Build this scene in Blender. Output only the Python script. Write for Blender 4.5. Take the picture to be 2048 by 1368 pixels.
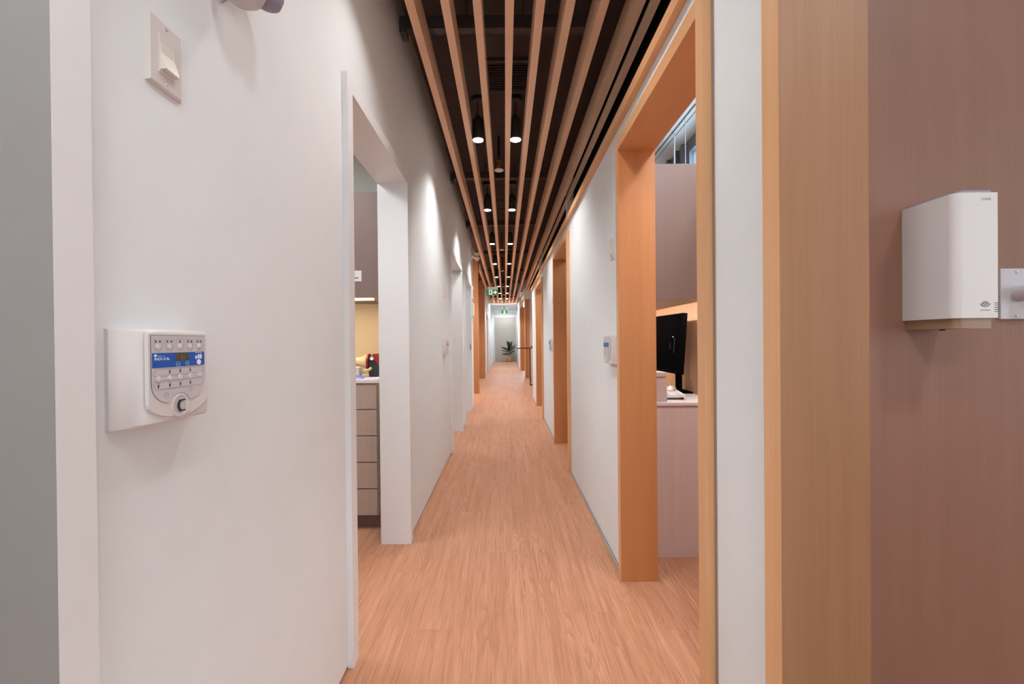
import bpy, bmesh, math, random
from mathutils import Vector, Matrix
random.seed(7)
PI = math.pi
S = bpy.context.scene
C = S.collection
for o in list(bpy.data.objects):
    bpy.data.objects.remove(o)

# ------------------------------------------------------------------ camera
EYE = 1.17
cam = bpy.data.cameras.new('camera')
cam.sensor_width = 36.0
cam.lens = 870.0 / 2048.0 * 36.0
cam.shift_x = 13.5 / 2048.0
cam.shift_y = 2.6 / 2048.0
cam.clip_start = 0.02
co = bpy.data.objects.new('camera', cam); C.objects.link(co)
Rc = Matrix.Rotation(PI/2 - math.radians(.3), 4, 'X') @ Matrix.Rotation(math.radians(-.55), 4, 'Z')
co.matrix_world = Matrix.Translation((0, 0, EYE)) @ Rc
S.camera = co

# ------------------------------------------------------------------ world, exposure
w = bpy.data.worlds.new('world'); S.world = w; w.use_nodes = True
nt = w.node_tree; nt.nodes.clear()
wo = nt.nodes.new('ShaderNodeOutputWorld'); wb = nt.nodes.new('ShaderNodeBackground')
sk = nt.nodes.new('ShaderNodeTexSky'); sk.sky_type = 'HOSEK_WILKIE'; sk.turbidity = 6
sk.sun_direction = (-.4, .3, .8)
wb.inputs[1].default_value = 16.0
mxw = nt.nodes.new('ShaderNodeMix'); mxw.data_type = 'RGBA'; mxw.inputs[0].default_value = .45
mxw.inputs[7].default_value = (.20, .24, .25, 1)
nt.links.new(sk.outputs[0], mxw.inputs[6]); nt.links.new(mxw.outputs[2], wb.inputs[0]); nt.links.new(wb.outputs[0], wo.inputs[0])
S.view_settings.view_transform = 'Standard'
S.view_settings.look = 'None'
S.view_settings.exposure = 0.87
S.view_settings.gamma = 1.0
S.view_settings.use_curve_mapping = False

def area(name, loc, size, power, col=(1, .95, .92), rot=(0, 0, 0)):
    l = bpy.data.lights.new(name, 'AREA'); l.shape = 'RECTANGLE'
    l.size, l.size_y = size; l.energy = power; l.color = col
    o = bpy.data.objects.new(name, l); C.objects.link(o)
    o.location = loc; o.rotation_euler = rot
    return o
# frontal fill added behind the camera, side fills, then room panels and fills
NEUT = (.93, .97, 1.0)
COOL = (.80, .95, 1.06)
area('front_fill_light', (0, -3.3, 1.25), (1.2, 2.2), 10, (.82, .97, 1.06), (PI/2, 0, 0))
area('right_side_fill_light', (3.05, -.9, 1.55), (1.8, 1.7), 14, (.92, .96, 1.0), (0, PI/2, 0))  # unseen side fill added to brighten the left wall
area('left_side_fill_light', (-3.05, -.9, 1.55), (1.6, 1.6), 7, (.92, .96, 1.0), (0, -PI/2, 0))  # matching fill added for the near right wall
area('panel_light_corridor', (0, -1.3, 2.72), (.5, .5), 11, NEUT)
area('panel_light_corridor_middle', (.08, .6, 2.745), (.14, .14), 2.6, NEUT)
area('panel_light_right_room', (1.35, -.05, 2.68), (.22, .22), 6.5, NEUT)
area('panel_light_left_room', (-1.5, -.3, 2.62), (.6, .6), 8, COOL)
area('panel_light_supply_room', (-1.55, 2.0, 2.6), (.6, .6), 16, NEUT)
area('panel_light_work_room', (.99, 1.42, 2.6), (.3, .4), 13, NEUT)
area('fill_light_window_side', (1.42, 2.0, 2.85), (.2, .6), 8, NEUT)  # added out of view to lift the workroom ceiling
area('fill_light_room_left_two', (-1.7, 5.0, 2.6), (.6, .6), 12, NEUT)  # added fills to light the left door jambs, from here down
area('fill_light_room_left_three', (-1.7, 6.7, 2.6), (.5, .5), 12, NEUT)
area('fill_light_room_right_two', (1.7, 4.4, 2.6), (.6, .6), 14, NEUT)  # likewise added for the right door jambs
area('fill_light_room_right_three', (1.7, 7.2, 2.6), (.6, .6), 14, NEUT)
area('panel_light_side_hall', (-1.8, 9.4, 2.9), (.8, 1.2), 40, (1, .9, .78))
area('panel_light_stair', (1.6, 11.2, 2.9), (.8, 1.5), 40, NEUT)
area('fill_light_far_hall', (0, 18.42, 2.774), (.8, .24), 26, NEUT)  # added fill tucked out of view behind the slat edge
area('wash_light_end', (0, 24.2, 2.75), (.8, .06), 8, NEUT)
for yy in (21.2, 23.2):  # fill spots added to brighten the corridor end, no fixtures there
    l_ = bpy.data.lights.new('end_fill_spot', 'SPOT'); l_.energy = 45; l_.color = NEUT; l_.spot_size = math.radians(130); l_.spot_blend = .7; l_.shadow_soft_size = .04
    o_ = bpy.data.objects.new('end_fill_spot', l_); C.objects.link(o_); o_.location = (0, yy, 2.76)

# ------------------------------------------------------------------ materials
def lin(c):
    return tuple(((v/255)/12.92 if v/255 <= .04045 else ((v/255+.055)/1.055)**2.4) for v in c)
class NG:
    def __init__(s, name):
        s.m = bpy.data.materials.new(name); s.m.use_nodes = True
        s.t = s.m.node_tree; s.b = s.t.nodes['Principled BSDF']
    def n(s, typ, **kw):
        x = s.t.nodes.new(typ)
        for k, v in kw.items(): setattr(x, k, v)
        return x
    def l(s, a, b): s.t.links.new(a, b)
    def math(s, op, a, b=None, c=None):
        x = s.n('ShaderNodeMath', operation=op)
        for i, v in enumerate((a, b, c)):
            if v is None: continue
            if isinstance(v, (int, float)): x.inputs[i].default_value = v
            else: s.l(v, x.inputs[i])
        return x.outputs[0]
    def mix(s, f, a, b):
        x = s.n('ShaderNodeMix', data_type='RGBA')
        for sock, v in ((x.inputs[0], f), (x.inputs[6], a), (x.inputs[7], b)):
            if isinstance(v, (int, float)): sock.default_value = v
            elif isinstance(v, tuple): sock.default_value = (*v, 1)[:4]
            else: s.l(v, sock)
        return x.outputs[2]
    def coord(s):
        return s.n('ShaderNodeNewGeometry').outputs['Position']
    def scaled(s, vec, sc):
        x = s.n('ShaderNodeVectorMath', operation='MULTIPLY'); s.l(vec, x.inputs[0]); x.inputs[1].default_value = sc
        return x.outputs[0]
    def noise(s, vec, scale=1, detail=3, rough=.5, dist=0):
        x = s.n('ShaderNodeTexNoise'); s.l(vec, x.inputs['Vector'])
        x.inputs['Scale'].default_value = scale; x.inputs['Detail'].default_value = detail
        x.inputs['Roughness'].default_value = rough; x.inputs['Distortion'].default_value = dist
        return x.outputs['Fac']
    def ramp(s, f, a, b):
        x = s.n('ShaderNodeMapRange'); s.l(f, x.inputs[0]); x.inputs[1].default_value = a; x.inputs[2].default_value = b
        return x.outputs[0]

def flat(name, col, rough=.5, metal=0, var=.03, bump=0, spec=.5):
    g = NG(name); c = lin(col)
    nz = g.noise(g.coord(), 9, 3)
    g.l(g.mix(g.ramp(nz, .3, .7), tuple(v*(1-var) for v in c), tuple(min(1, v*(1+var)) for v in c)), g.b.inputs['Base Color'])
    g.b.inputs['Roughness'].default_value = rough; g.b.inputs['Metallic'].default_value = metal
    g.b.inputs['Specular IOR Level'].default_value = spec
    if bump:
        b = g.n('ShaderNodeBump'); b.inputs['Strength'].default_value = bump; b.inputs['Distance'].default_value = .002
        g.l(g.noise(g.coord(), 260, 2), b.inputs['Height']); g.l(b.outputs[0], g.b.inputs['Normal'])
    return g.m
def emit(name, col, strength):
    g = NG(name); g.b.inputs['Base Color'].default_value = (*lin(col), 1)
    g.b.inputs['Emission Color'].default_value = (*lin(col), 1); g.b.inputs['Emission Strength'].default_value = strength
    return g.m
def veneer(name, a, b, axis='z', fine=150, patch=5, rough=.5, contrast=1.0, strip=.0, stripw=.09):
    """wood veneer whose grain runs along the given world axis"""
    g = NG(name); P = g.coord()
    ax = 'xyz'.index(axis)
    def vec(s_across, s_along):
        v = [s_across]*3; v[ax] = s_along; return g.scaled(P, tuple(v))
    n1 = g.noise(vec(fine, fine*.018), 1, 2, .6)
    n2 = g.noise(vec(patch*5, patch*.22), 1, 3, .5, .4)
    n3 = g.noise(vec(patch, patch*.12), 1, 2)
    f = g.math('ADD', g.math('MULTIPLY', n1, .35), g.math('ADD', g.math('MULTIPLY', n2, .4), g.math('MULTIPLY', n3, .35)))
    f = g.ramp(f, .5-.2/contrast, .58+.2/contrast)
    col = g.mix(f, lin(a), lin(b))
    if strip:
        sx = g.n('ShaderNodeSeparateXYZ'); g.l(P, sx.inputs[0])
        q = g.math('FLOOR', g.math('DIVIDE', g.math('ADD', sx.outputs[0], g.math('MULTIPLY', sx.outputs[1], 1.0)), stripw))
        wn = g.n('ShaderNodeTexWhiteNoise', noise_dimensions='1D'); g.l(q, wn.inputs['W'])
        col = g.mix(g.math('MULTIPLY', wn.outputs[0], strip), col, tuple(v*.55 for v in lin(a)))
    g.l(col, g.b.inputs['Base Color'])
    g.b.inputs['Roughness'].default_value = rough
    g.b.inputs['Specular IOR Level'].default_value = .35
    bp = g.n('ShaderNodeBump'); bp.inputs['Strength'].default_value = .08; bp.inputs['Distance'].default_value = .001
    g.l(n1, bp.inputs['Height']); g.l(bp.outputs[0], g.b.inputs['Normal'])
    return g.m
def floor_mat():
    g = NG('oak_plank_floor'); P = g.coord()
    sx = g.n('ShaderNodeSeparateXYZ'); g.l(P, sx.inputs[0]); X, Y = sx.outputs[0], sx.outputs[1]
    W, Lp = .2, 1.22
    u = g.math('DIVIDE', g.math('ADD', X, 5*W-.035), W)
    ix = g.math('FLOOR', u)
    wn = g.n('ShaderNodeTexWhiteNoise', noise_dimensions='1D'); g.l(ix, wn.inputs['W'])
    v = g.math('ADD', g.math('DIVIDE', Y, Lp), g.math('MULTIPLY', wn.outputs[0], 7.0))
    iy = g.math('FLOOR', v)
    cb = g.n('ShaderNodeCombineXYZ'); g.l(ix, cb.inputs[0]); g.l(iy, cb.inputs[1])
    w2 = g.n('ShaderNodeTexWhiteNoise', noise_dimensions='2D'); g.l(cb.outputs[0], w2.inputs['Vector'])
    rnd = w2.outputs['Value']
    off = g.n('ShaderNodeVectorMath', operation='SCALE'); g.l(w2.outputs['Color'], off.inputs[0]); off.inputs['Scale'].default_value = 30
    Q = g.n('ShaderNodeVectorMath', operation='ADD'); g.l(P, Q.inputs[0]); g.l(off.outputs[0], Q.inputs[1]); Q = Q.outputs[0]
    # cathedral figure: contour bands of a stretched noise
    big = g.noise(g.scaled(Q, (6.5, .8, 1)), 1, 2.5, .5, .3)
    bands = g.math('FRACT', g.math('MULTIPLY', big, 26.0))
    bands = g.math('POWER', bands, 3.0)
    fine = g.noise(g.scaled(Q, (210, 4.5, 1)), 1, 3, .65)
    mid = g.noise(g.scaled(Q, (34, 1.1, 1)), 1, 3, .55, .3)
    amt = g.ramp(g.noise(g.scaled(Q, (4, .8, 1)), 1, 1), .35, .65)
    base = g.mix(g.ramp(mid, .32, .68), lin((197, 145, 116)), lin((176, 124, 94)))
    base = g.mix(g.math('MULTIPLY', g.math('MULTIPLY', bands, amt), .55), base, lin((140, 88, 60)))
    base = g.mix(g.math('MULTIPLY', g.ramp(fine, .46, .7), .75), base, lin((150, 98, 72)))
    base = g.mix(g.math('MULTIPLY', g.ramp(rnd, 0, 1), .2), base, lin((176, 120, 90)))
    # seams
    fu = g.math('FRACT', u); fv = g.math('FRACT', v)
    du = g.math('MULTIPLY', g.math('MINIMUM', fu, g.math('SUBTRACT', 1, fu)), W)
    dv = g.math('MULTIPLY', g.math('MINIMUM', fv, g.math('SUBTRACT', 1, fv)), Lp)
    sm = g.math('LESS_THAN', g.math('MINIMUM', g.math('MULTIPLY', du, 1.6), dv), .0012)
    base = g.mix(g.math('MULTIPLY', sm, .5), base, lin((170, 112, 82)))
    g.l(base, g.b.inputs['Base Color'])
    g.b.inputs['Roughness'].default_value = .5; g.b.inputs['Specular IOR Level'].default_value = .3
    bp = g.n('ShaderNodeBump'); bp.inputs['Strength'].default_value = .06; bp.inputs['Distance'].default_value = .001
    g.l(fine, bp.inputs['Height']); g.l(bp.outputs[0], g.b.inputs['Normal'])
    return g.m
def glass_mat():
    g = NG('window_glass'); g.b.inputs['Base Color'].default_value = (.85, .95, .97, 1)
    g.b.inputs['Roughness'].default_value = .02; g.b.inputs['Transmission Weight'].default_value = 1; g.b.inputs['IOR'].default_value = 1.1
    return g.m

M = {
 'wall': flat('white_wall_paint', (227, 231, 233), .6, var=.012, bump=.05, spec=.25),
 'trimw': flat('white_trim_paint', (227, 228, 229), .45, var=.01),
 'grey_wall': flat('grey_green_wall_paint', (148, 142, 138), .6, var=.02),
 'black': flat('matte_black_paint', (30, 24, 22), .75, var=.1, spec=.15),
 'deck': flat('dark_painted_ceiling', (98, 88, 86), .85, var=.08, spec=.1),
 'channel': flat('dark_channel_metal', (74, 64, 60), .5, var=.05),
 'cyl': flat('black_fixture_metal', (34, 30, 28), .42, 0, var=.05),
 'dgrey': flat('shadow_gap_profile', (92, 82, 76), .5, .2),
 'alu': flat('satin_aluminium_strip', (176, 170, 164), .35, .6),
 'slat': veneer('slat_veneer', (255, 218, 184), (246, 200, 164), 'y', 90, 4, .55, .8),
 'casing': veneer('beech_casing_veneer', (230, 182, 138), (212, 160, 114), 'z', 130, 4, .45, .9),
 'casingh': veneer('beech_casing_veneer_flat', (228, 178, 132), (210, 156, 108), 'y', 130, 4, .45, .9),
 'jamb': veneer('beech_jamb_veneer', (208, 146, 98), (188, 124, 76), 'z', 150, 5, .45, .9, .16, .06),
 'mauve': veneer('mauve_veneer_wall', (156, 115, 97), (139, 99, 82), 'z', 230, 6, .5, .9, .1, .08),
 'lining': veneer('brown_jamb_veneer', (170, 127, 94), (150, 106, 74), 'z', 220, 6, .5, .9, .1, .05),
 'taupe': veneer('taupe_cabinet_veneer', (133, 110, 102), (122, 100, 93), 'z', 200, 5, .5, .7),
 'drawer': veneer('greige_drawer_veneer', (190, 168, 154), (172, 150, 138), 'z', 120, 6, .5, .8, .12, .05),
 'deskw': veneer('pink_grey_desk_veneer', (226, 206, 200), (208, 184, 178), 'z', 70, 6, .5, .8, .25, .07),
 'board': veneer('pale_board_veneer', (216, 168, 132), (198, 148, 112), 'z', 160, 5, .5, .8, .1, .1),
 'floor': floor_mat(),
 'backsplash': flat('cream_backsplash', (214, 196, 166), .5, var=.02),
 'end': flat('grey_beige_panel', (178, 171, 160), .6, var=.02),
 'counter': flat('pale_laminate_top', (214, 204, 204), .35, var=.02),
 'plastic': flat('white_plastic', (216, 211, 209), .35, var=.01),
 'plastic2': flat('ivory_plastic', (228, 220, 210), .35, var=.01),
 'plasticg': flat('light_grey_plastic', (200, 196, 200), .4, var=.01),
 'outline': flat('grey_key_outline', (158, 156, 162), .5),
 'icon': flat('dark_icon_print', (72, 66, 72), .6),
 'rim': flat('blue_grey_rim', (96, 100, 122), .4),
 'blue': flat('blue_panel_print', (0, 84, 178), .4, var=.03),
 'lcd': flat('lcd_glass', (74, 72, 52), .2),
 'lcdd': flat('lcd_digit', (118, 124, 60), .4),
 'pale_blue': flat('pale_blue_print', (120, 180, 226), .5),
 'white': flat('white_print', (238, 240, 244), .5),
 'dark': flat('charcoal_plastic', (48, 46, 48), .5),
 'bronze': flat('bronze_tinted_plastic', (150, 118, 92), .35),
 'greyblue': flat('blue_grey_plastic', (142, 140, 158), .4),
 'screen': flat('black_glossy_screen', (7, 6, 7), .6, spec=0),
 'bezel': flat('black_plastic', (12, 11, 12), .6, spec=0),
 'led': emit('blue_led', (70, 120, 255), 6),
 'lens': emit('lit_lamp_lens', (255, 244, 228), 9),
 'lens2': emit('lit_lamp_lens_far', (255, 240, 220), 5),
 'escut': flat('white_escutcheon', (235, 214, 200), .4),
 'brass': flat('aged_brass', (140, 100, 62), .35, .8),
 'green': emit('green_sign_face', (0, 118, 68), .22),
 'signw': emit('white_sign_figure', (235, 250, 240), .25),
 'signframe': flat('sign_housing', (170, 162, 152), .5),
 'leaf': flat('dark_green_leaf', (52, 56, 38), .5, var=.3),
 'stem': flat('brown_stem', (88, 68, 46), .7),
 'pot': veneer('woven_basket', (206, 160, 116), (176, 128, 88), 'x', 60, 20, .8),
 'soil': flat('dark_soil', (50, 38, 30), .9),
 'frame_metal': flat('grey_window_frame', (140, 146, 154), .45, .2),
 'glass': glass_mat(),
 'sheet': flat('lavender_paper', (206, 200, 222), .7),
 'mask': flat('blue_mask_fabric', (92, 124, 186), .8),
 'red': flat('red_enamel', (150, 34, 24), .4),
 'cream': flat('cream_plastic', (206, 182, 138), .45),
 'blackm': flat('black_powder_coat', (22, 18, 18), .45),
 'box': flat('pinkish_card_box', (196, 172, 166), .6),
 'building': flat('pale_building_facade', (210, 224, 226), .7, var=.1),
 'bwin': flat('building_window', (110, 140, 150), .3),
 'warm_led': emit('warm_led_strip', (255, 214, 150), 8),
}

# ------------------------------------------------------------------ mesh helpers
def bm_box(bm, x0, x1, y0, y1, z0, z1, bevel=0):
    t = bmesh.new() if bevel else bm
    vs = [t.verts.new((x, y, z)) for x in (x0, x1) for y in (y0, y1) for z in (z0, z1)]
    for f in ((0,1,3,2),(4,6,7,5),(0,4,5,1),(2,3,7,6),(0,2,6,4),(1,5,7,3)): t.faces.new([vs[i] for i in f])
    if bevel:
        bmesh.ops.recalc_face_normals(t, faces=t.faces)
        bmesh.ops.bevel(t, geom=list(t.edges), offset=bevel, segments=2, affect='EDGES', profile=.6)
        merge(bm, t)
    return bm
def merge(bm, t):
    me = bpy.data.meshes.new('tmp'); t.to_mesh(me); t.free(); bm.from_mesh(me); bpy.data.meshes.remove(me)
def bm_cyl(bm, p0, p1, r0, r1=None, n=24, cap=True):
    r1 = r0 if r1 is None else r1
    p0, p1 = Vector(p0), Vector(p1); d = (p1-p0).normalized()
    a = d.orthogonal().normalized(); b = d.cross(a)
    A = [bm.verts.new(p0 + (a*math.cos(2*PI*i/n)+b*math.sin(2*PI*i/n))*r0) for i in range(n)]
    B = [bm.verts.new(p1 + (a*math.cos(2*PI*i/n)+b*math.sin(2*PI*i/n))*r1) for i in range(n)]
    for i in range(n): bm.faces.new((A[i], A[(i+1)%n], B[(i+1)%n], B[i]))
    if cap: bm.faces.new(A[::-1]); bm.faces.new(B)
def bm_lathe(bm, prof, origin=(0,0,0), axis='z', n=28):
    o = Vector(origin); rings = []
    def pt(r, h, t):
        c, s = math.cos(t)*r, math.sin(t)*r
        return o + Vector({'z': (c, s, h), 'x': (h, c, s), 'y': (c, h, s)}[axis])
    for r, h in prof: rings.append([bm.verts.new(pt(max(r, 1e-5), h, 2*PI*i/n)) for i in range(n)])
    for a, b in zip(rings, rings[1:]):
        for i in range(n): bm.faces.new((a[i], a[(i+1)%n], b[(i+1)%n], b[i]))
    bm.faces.new(rings[0][::-1]); bm.faces.new(rings[-1])
def bm_prism(bm, pts, fn, h0, h1):
    """extrude a 2-D outline; fn(u,v,h)->xyz"""
    A = [bm.verts.new(fn(u, v, h0)) for u, v in pts]; B = [bm.verts.new(fn(u, v, h1)) for u, v in pts]
    n = len(pts); bm.faces.new(A[::-1]); bm.faces.new(B)
    for i in range(n): bm.faces.new((A[i], A[(i+1)%n], B[(i+1)%n], B[i]))
def bm_tube(bm, pts, r, n=8):
    for a, b in zip(pts, pts[1:]): bm_cyl(bm, a, b, r, r, n)
def bm_ring(bm, fn, cu, cv, r0, r1, h0, h1, n=32, a0=0, a1=2*PI, su=1):
    full = abs(a1-a0) > 6.2; k = n if full else n+1
    V = []
    for i in range(k):
        t = a0+(a1-a0)*i/n
        V.append([bm.verts.new(fn(cu+math.cos(t)*r*su, cv+math.sin(t)*r, h)) for r, h in ((r0,h0),(r1,h0),(r1,h1),(r0,h1))])
    for i in range(n if full else n):
        a, b = V[i], V[(i+1)%k]
        if not full and i == n: break
        for j in range(4): bm.faces.new((a[j], a[(j+1)%4], b[(j+1)%4], b[j]))
    if not full: bm.faces.new(V[0]); bm.faces.new(V[-1][::-1])
def obj(name, bm, mat, parent=None, smooth=False):
    bmesh.ops.recalc_face_normals(bm, faces=bm.faces)
    me = bpy.data.meshes.new(name); bm.to_mesh(me); bm.free()
    me.materials.append(M[mat] if isinstance(mat, str) else mat)
    if smooth:
        me.polygons.foreach_set('use_smooth', [True]*len(me.polygons))
        try: me.set_sharp_from_angle(angle=math.radians(35))
        except Exception: pass
    o = bpy.data.objects.new(name, me); C.objects.link(o)
    if parent:
        o.parent = parent
        o.matrix_parent_inverse = Matrix.Identity(4)
        if parent.location.length or parent.rotation_euler[2]:
            pass
    return o
def box(name, x0, x1, y0, y1, z0, z1, mat, parent=None, bevel=0):
    bm = bmesh.new()
    bm_box(bm, min(x0,x1), max(x0,x1), min(y0,y1), max(y0,y1), min(z0,z1), max(z0,z1), bevel)
    if parent is not None: shift(bm, parent)
    return obj(name, bm, mat, parent)
def worldloc(p):
    v = Vector(p.location)
    while p.parent: p = p.parent; v += Vector(p.location)
    return v
def shift(bm, parent):
    v = worldloc(parent)
    for q in bm.verts: q.co -= v
def tag(o, label, cat, group=None):
    o['label'] = label; o['category'] = cat
    if group: o['group'] = group
    return o
def thing(name, label, cat, loc=(0,0,0), group=None):
    o = bpy.data.objects.new(name, None); C.objects.link(o); o.location = loc; o.empty_display_size = .05
    return tag(o, label, cat, group)
def struct(o, label=None):
    o['kind'] = 'structure'
    if label: o['label'] = label
    return o
def part(name, bm, mat, parent, smooth=False, label=None):
    shift(bm, parent)
    o = obj(name, bm, mat, parent, smooth)
    if label: o['label'] = label
    return o
def copy_tree(o, parent=None):
    c = o.copy(); C.objects.link(c); c.parent = parent
    if parent is None: pass
    for ch in [q for q in bpy.data.objects if q.parent == o]: copy_tree(ch, c)
    return c
def text_bm(s, size, fn, h=0.0004, align='LEFT', cx=0, cv=0, sx=1.0):
    """text outlines as a thin mesh mapped by fn(u,v,h)"""
    cu = bpy.data.curves.new('t', 'FONT'); cu.body = s; cu.size = size; cu.align_x = align; cu.extrude = h/2
    to = bpy.data.objects.new('t', cu); C.objects.link(to)
    dg = bpy.context.evaluated_depsgraph_get()
    me = bpy.data.meshes.new_from_object(to.evaluated_get(dg))
    bm = bmesh.new(); bm.from_mesh(me)
    bpy.data.objects.remove(to); bpy.data.curves.remove(cu); bpy.data.meshes.remove(me)
    for v in bm.verts: v.co = Vector(fn(cx+v.co.x*sx, cv+v.co.y, v.co.z+h/2))
    return bm

# ================================================================== SETTING
WL, WR = -.575, .575           # corridor faces
FL = -.554; FR = .55           # faces of the casings
HI, HO = 2.085, 2.137          # door head, casing top
CEIL = 3.1
struct(box('floor', -3.2, 3.2, -3.4, 25.2, -.1, 0, 'floor'), 'salmon oak plank floor')
struct(box('ceiling', -3.2, .83, -3.4, 18.25, CEIL, CEIL+.08, 'deck'), 'dark painted ceiling above the wooden slats')

def wall_run(name, x0, x1, segs, z1, mat, z0=.012, head=HI, headtop=None):
    """one mesh: wall pieces between openings plus the pieces over the openings"""
    bm = bmesh.new(); segs = sorted(segs)
    for a, b in segs: bm_box(bm, x0, x1, a, b, z0, z1)
    for (a, b), (c, d) in zip(segs, segs[1:]):
        if head is not None: bm_box(bm, x0, x1, b, c, head, z1)
    return struct(obj(name, bm, mat))
# left wall
LT = WL-.15
wall_run('wall_left', LT, WL, [(-3.4, -.4), (.545, 1.56), (2.55, 4.53), (5.66, 6.09), (7.19, 7.86)], CEIL, 'wall')
# shadow-gap skirtings, dark recess under the walls
def gap(n, x0, x1, segs, name):
    bm = bmesh.new()
    for a, b in segs: bm_box(bm, x0, x1, a, b, 0.0, .012)
    return struct(obj(name, bm, 'dgrey'))
gap(0, LT+.02, WL-.012, [(-3.4, -.4), (.545, 1.56), (2.55, 4.53), (5.66, 6.09), (7.19, 7.85)], 'baseboard_left')
gap(0, WR+.012, .705, [(.9, 1.22), (2.12, 3.86), (4.97, 6.56), (7.8, 9.19)], 'baseboard_right')
def strip(name, x0, x1, segs):
    bm = bmesh.new()
    for a, b in segs: bm_box(bm, x0, x1, a, b, 0.0, .006)
    return struct(obj(name, bm, 'alu'))
strip('trim_31', WR-.012, WR+.011, [(.93, 1.2), (2.16, 3.83), (5.0, 6.54), (7.83, 9.18)])
# right wall: stops under the wooden rail, cavity above
RT = .725
wall_run('wall_right', WR, RT, [(-3.4, -.4), (.9, 1.22), (2.12, 3.86), (4.97, 6.56), (7.8, 9.2)], 2.26, 'wall')
struct(box('trim_30', .548, .62, -3.4, 9.2, 2.222, 2.268, 'casingh'), 'wooden rail along the top of the right wall')
struct(box('trim_32', .58, .83, -3.4, 9.2, 2.261, 2.29, 'black'), 'black ledge over the right wall')
struct(box('wall_right_upper', .80, .83, -3.4, 9.2, 2.285, CEIL, 'black'), 'black bulkhead above the right wall')
struct(box('wall_right_upper', .80, .83, 9.2, 13.7, 2.77, CEIL, 'black'), 'black bulkhead over the right alcove')

# door frames: jamb lining + casing, one mesh each
def frame(idx, side, y0, y1, mat_c, mat_j, cw=.052, label=None, near=True, far=True, depth=None, mat_h=None):
    fx = FL if side < 0 else FR
    wx = WL if side < 0 else WR
    bx = LT if side < 0 else RT
    bx2 = bx + side*.004
    root = bpy.data.objects.new('trim_%d' % idx, None); C.objects.link(root); root.location = (wx, (y0+y1)/2, 0)
    struct(root, label)
    zb = .001
    if near:
        box('casing', fx, wx, y0-cw, y0, zb, HO, mat_c, root)
        box('jamb', fx + side*.0005, bx2, y0-.012, y0+.0005, zb, HI, mat_j, root)
    if far:
        box('casing', fx, wx, y1, y1+cw, zb, HO, mat_c, root)
        box('jamb', fx + side*.0005, bx2, y1-.0005, y1+.03, zb, HI, mat_j, root)
    box('casing', fx, wx, y0 if near else y0, y1, HI, HO, mat_h or mat_c, root)
    box('lining', fx+side*.0005, bx2, y0, y1, HI-.0005, HI+.02, mat_j if mat_h is None else mat_h, root)
    return root
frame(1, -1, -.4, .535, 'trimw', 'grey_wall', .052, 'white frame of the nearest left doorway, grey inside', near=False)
frame(2, -1, 1.609, 2.51, 'trimw', 'trimw', .056, 'white frame of the doorway to the supply room')
frame(3, -1, 4.58, 5.64, 'trimw', 'trimw', .05, 'white frame of the second left doorway')
frame(4, -1, 6.14, 7.17, 'trimw', 'trimw', .05, 'white frame of the third left doorway')
frame(5, 1, -.4, .871, 'casing', 'lining', .056, 'wood frame of the nearest right doorway', near=False, mat_h='casingh')
frame(6, 1, 1.245, 2.10, 'casing', 'jamb', .045, 'wood frame of the doorway to the computer desk', mat_h='casingh')
frame(7, 1, 3.89, 4.95, 'casing', 'jamb', .055, 'wood frame of the second right doorway', mat_h='casingh')
frame(8, 1, 6.60, 7.77, 'casing', 'jamb', .055, 'wood frame of the third right doorway', mat_h='casingh')
struct(box('trim_9', .5735, .578, 1.185, 1.199, .012, 2.2, 'alu'), 'slim grey strip beside the wood door frame')

# far part of the corridor, left: side hall between wood posts, then white wall
struct(box('trim_10', -.72, -.595, 9.7, 9.84, 0, CEIL, 'jamb'), 'full height wood post at the side hall')
struct(box('trim_11', -.86, -.64, 13.85, 13.95, 0, CEIL, 'jamb'), 'second full height wood post')
struct(box('trim_12', -.72, -.595, 7.865, 7.89, 0, CEIL, 'trimw'), 'white end of the left wall')
wall_run('wall_left_far', -.82, -.66, [(13.95, 15.6), (16.6, 18.0), (19.0, 25.0)], CEIL, 'wall', 0.012)
gap(0, -.80, -.672, [(13.95, 15.6), (16.6, 18.0), (19.0, 25.0)], 'baseboard_left_far')
for i, (a, b) in enumerate(((15.6, 16.6), (18.0, 19.0))):
    r = bpy.data.objects.new('trim_%d' % (13+i), None); C.objects.link(r); struct(r, 'white far left doorway frame')
    for q in ((a-.05, a), (b, b+.05)): box('casing', -.665, -.64, q[0], q[1], 0, HO, 'trimw', r)
    box('casing', -.665, -.64, a, b, HI, HO, 'trimw', r)
    d = struct(box('door_%d' % (i+1), -.76, -.72, a, b, .005, HI, 'trimw'), 'white closed door far down on the left')
    bm = bmesh.new(); bm_cyl(bm, (-.72, b-.08, 1.0), (-.67, b-.08, 1.0), .01); bm_cyl(bm, (-.675, b-.08, 1.0), (-.675, b-.2, 1.0), .009)
    part('door_handle', bm, 'alu', d)
# far part, right
struct(box('trim_15', .64, .77, 13.70, 13.80, 0, 2.47, 'jamb'), 'dark wood jamb by the alcove')
struct(box('trim_16', .615, .645, 13.66, 13.80, 0, 2.49, 'casing'), 'light wood casing by the alcove')
struct(box('trim_17', .845, .87, 13.62, 13.70, 0, 2.47, 'casing'), 'wood strip at alcove corner')
struct(box('wall_alcove', .77, 2.4, 13.72, 13.82, 0, 2.48, 'wall'))
struct(box('wall_alcove_header', .60, 2.4, 13.68, 13.82, 2.48, CEIL, 'wall'))
struct(box('wall_alcove_near', .725, 2.4, 9.08, 9.2, 0, CEIL, 'wall'))
struct(box('wall_alcove_back', 2.4, 2.5, 9.08, 13.82, 0, CEIL, 'wall'))
struct(box('ceiling_alcove', .83, 2.5, 9.08, 18.3, 2.9, 2.96, 'wall'))
struct(box('trim_18', .60, .77, 17.15, 17.25, 0, 2.5, 'jamb'), 'wood jamb far right')
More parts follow.
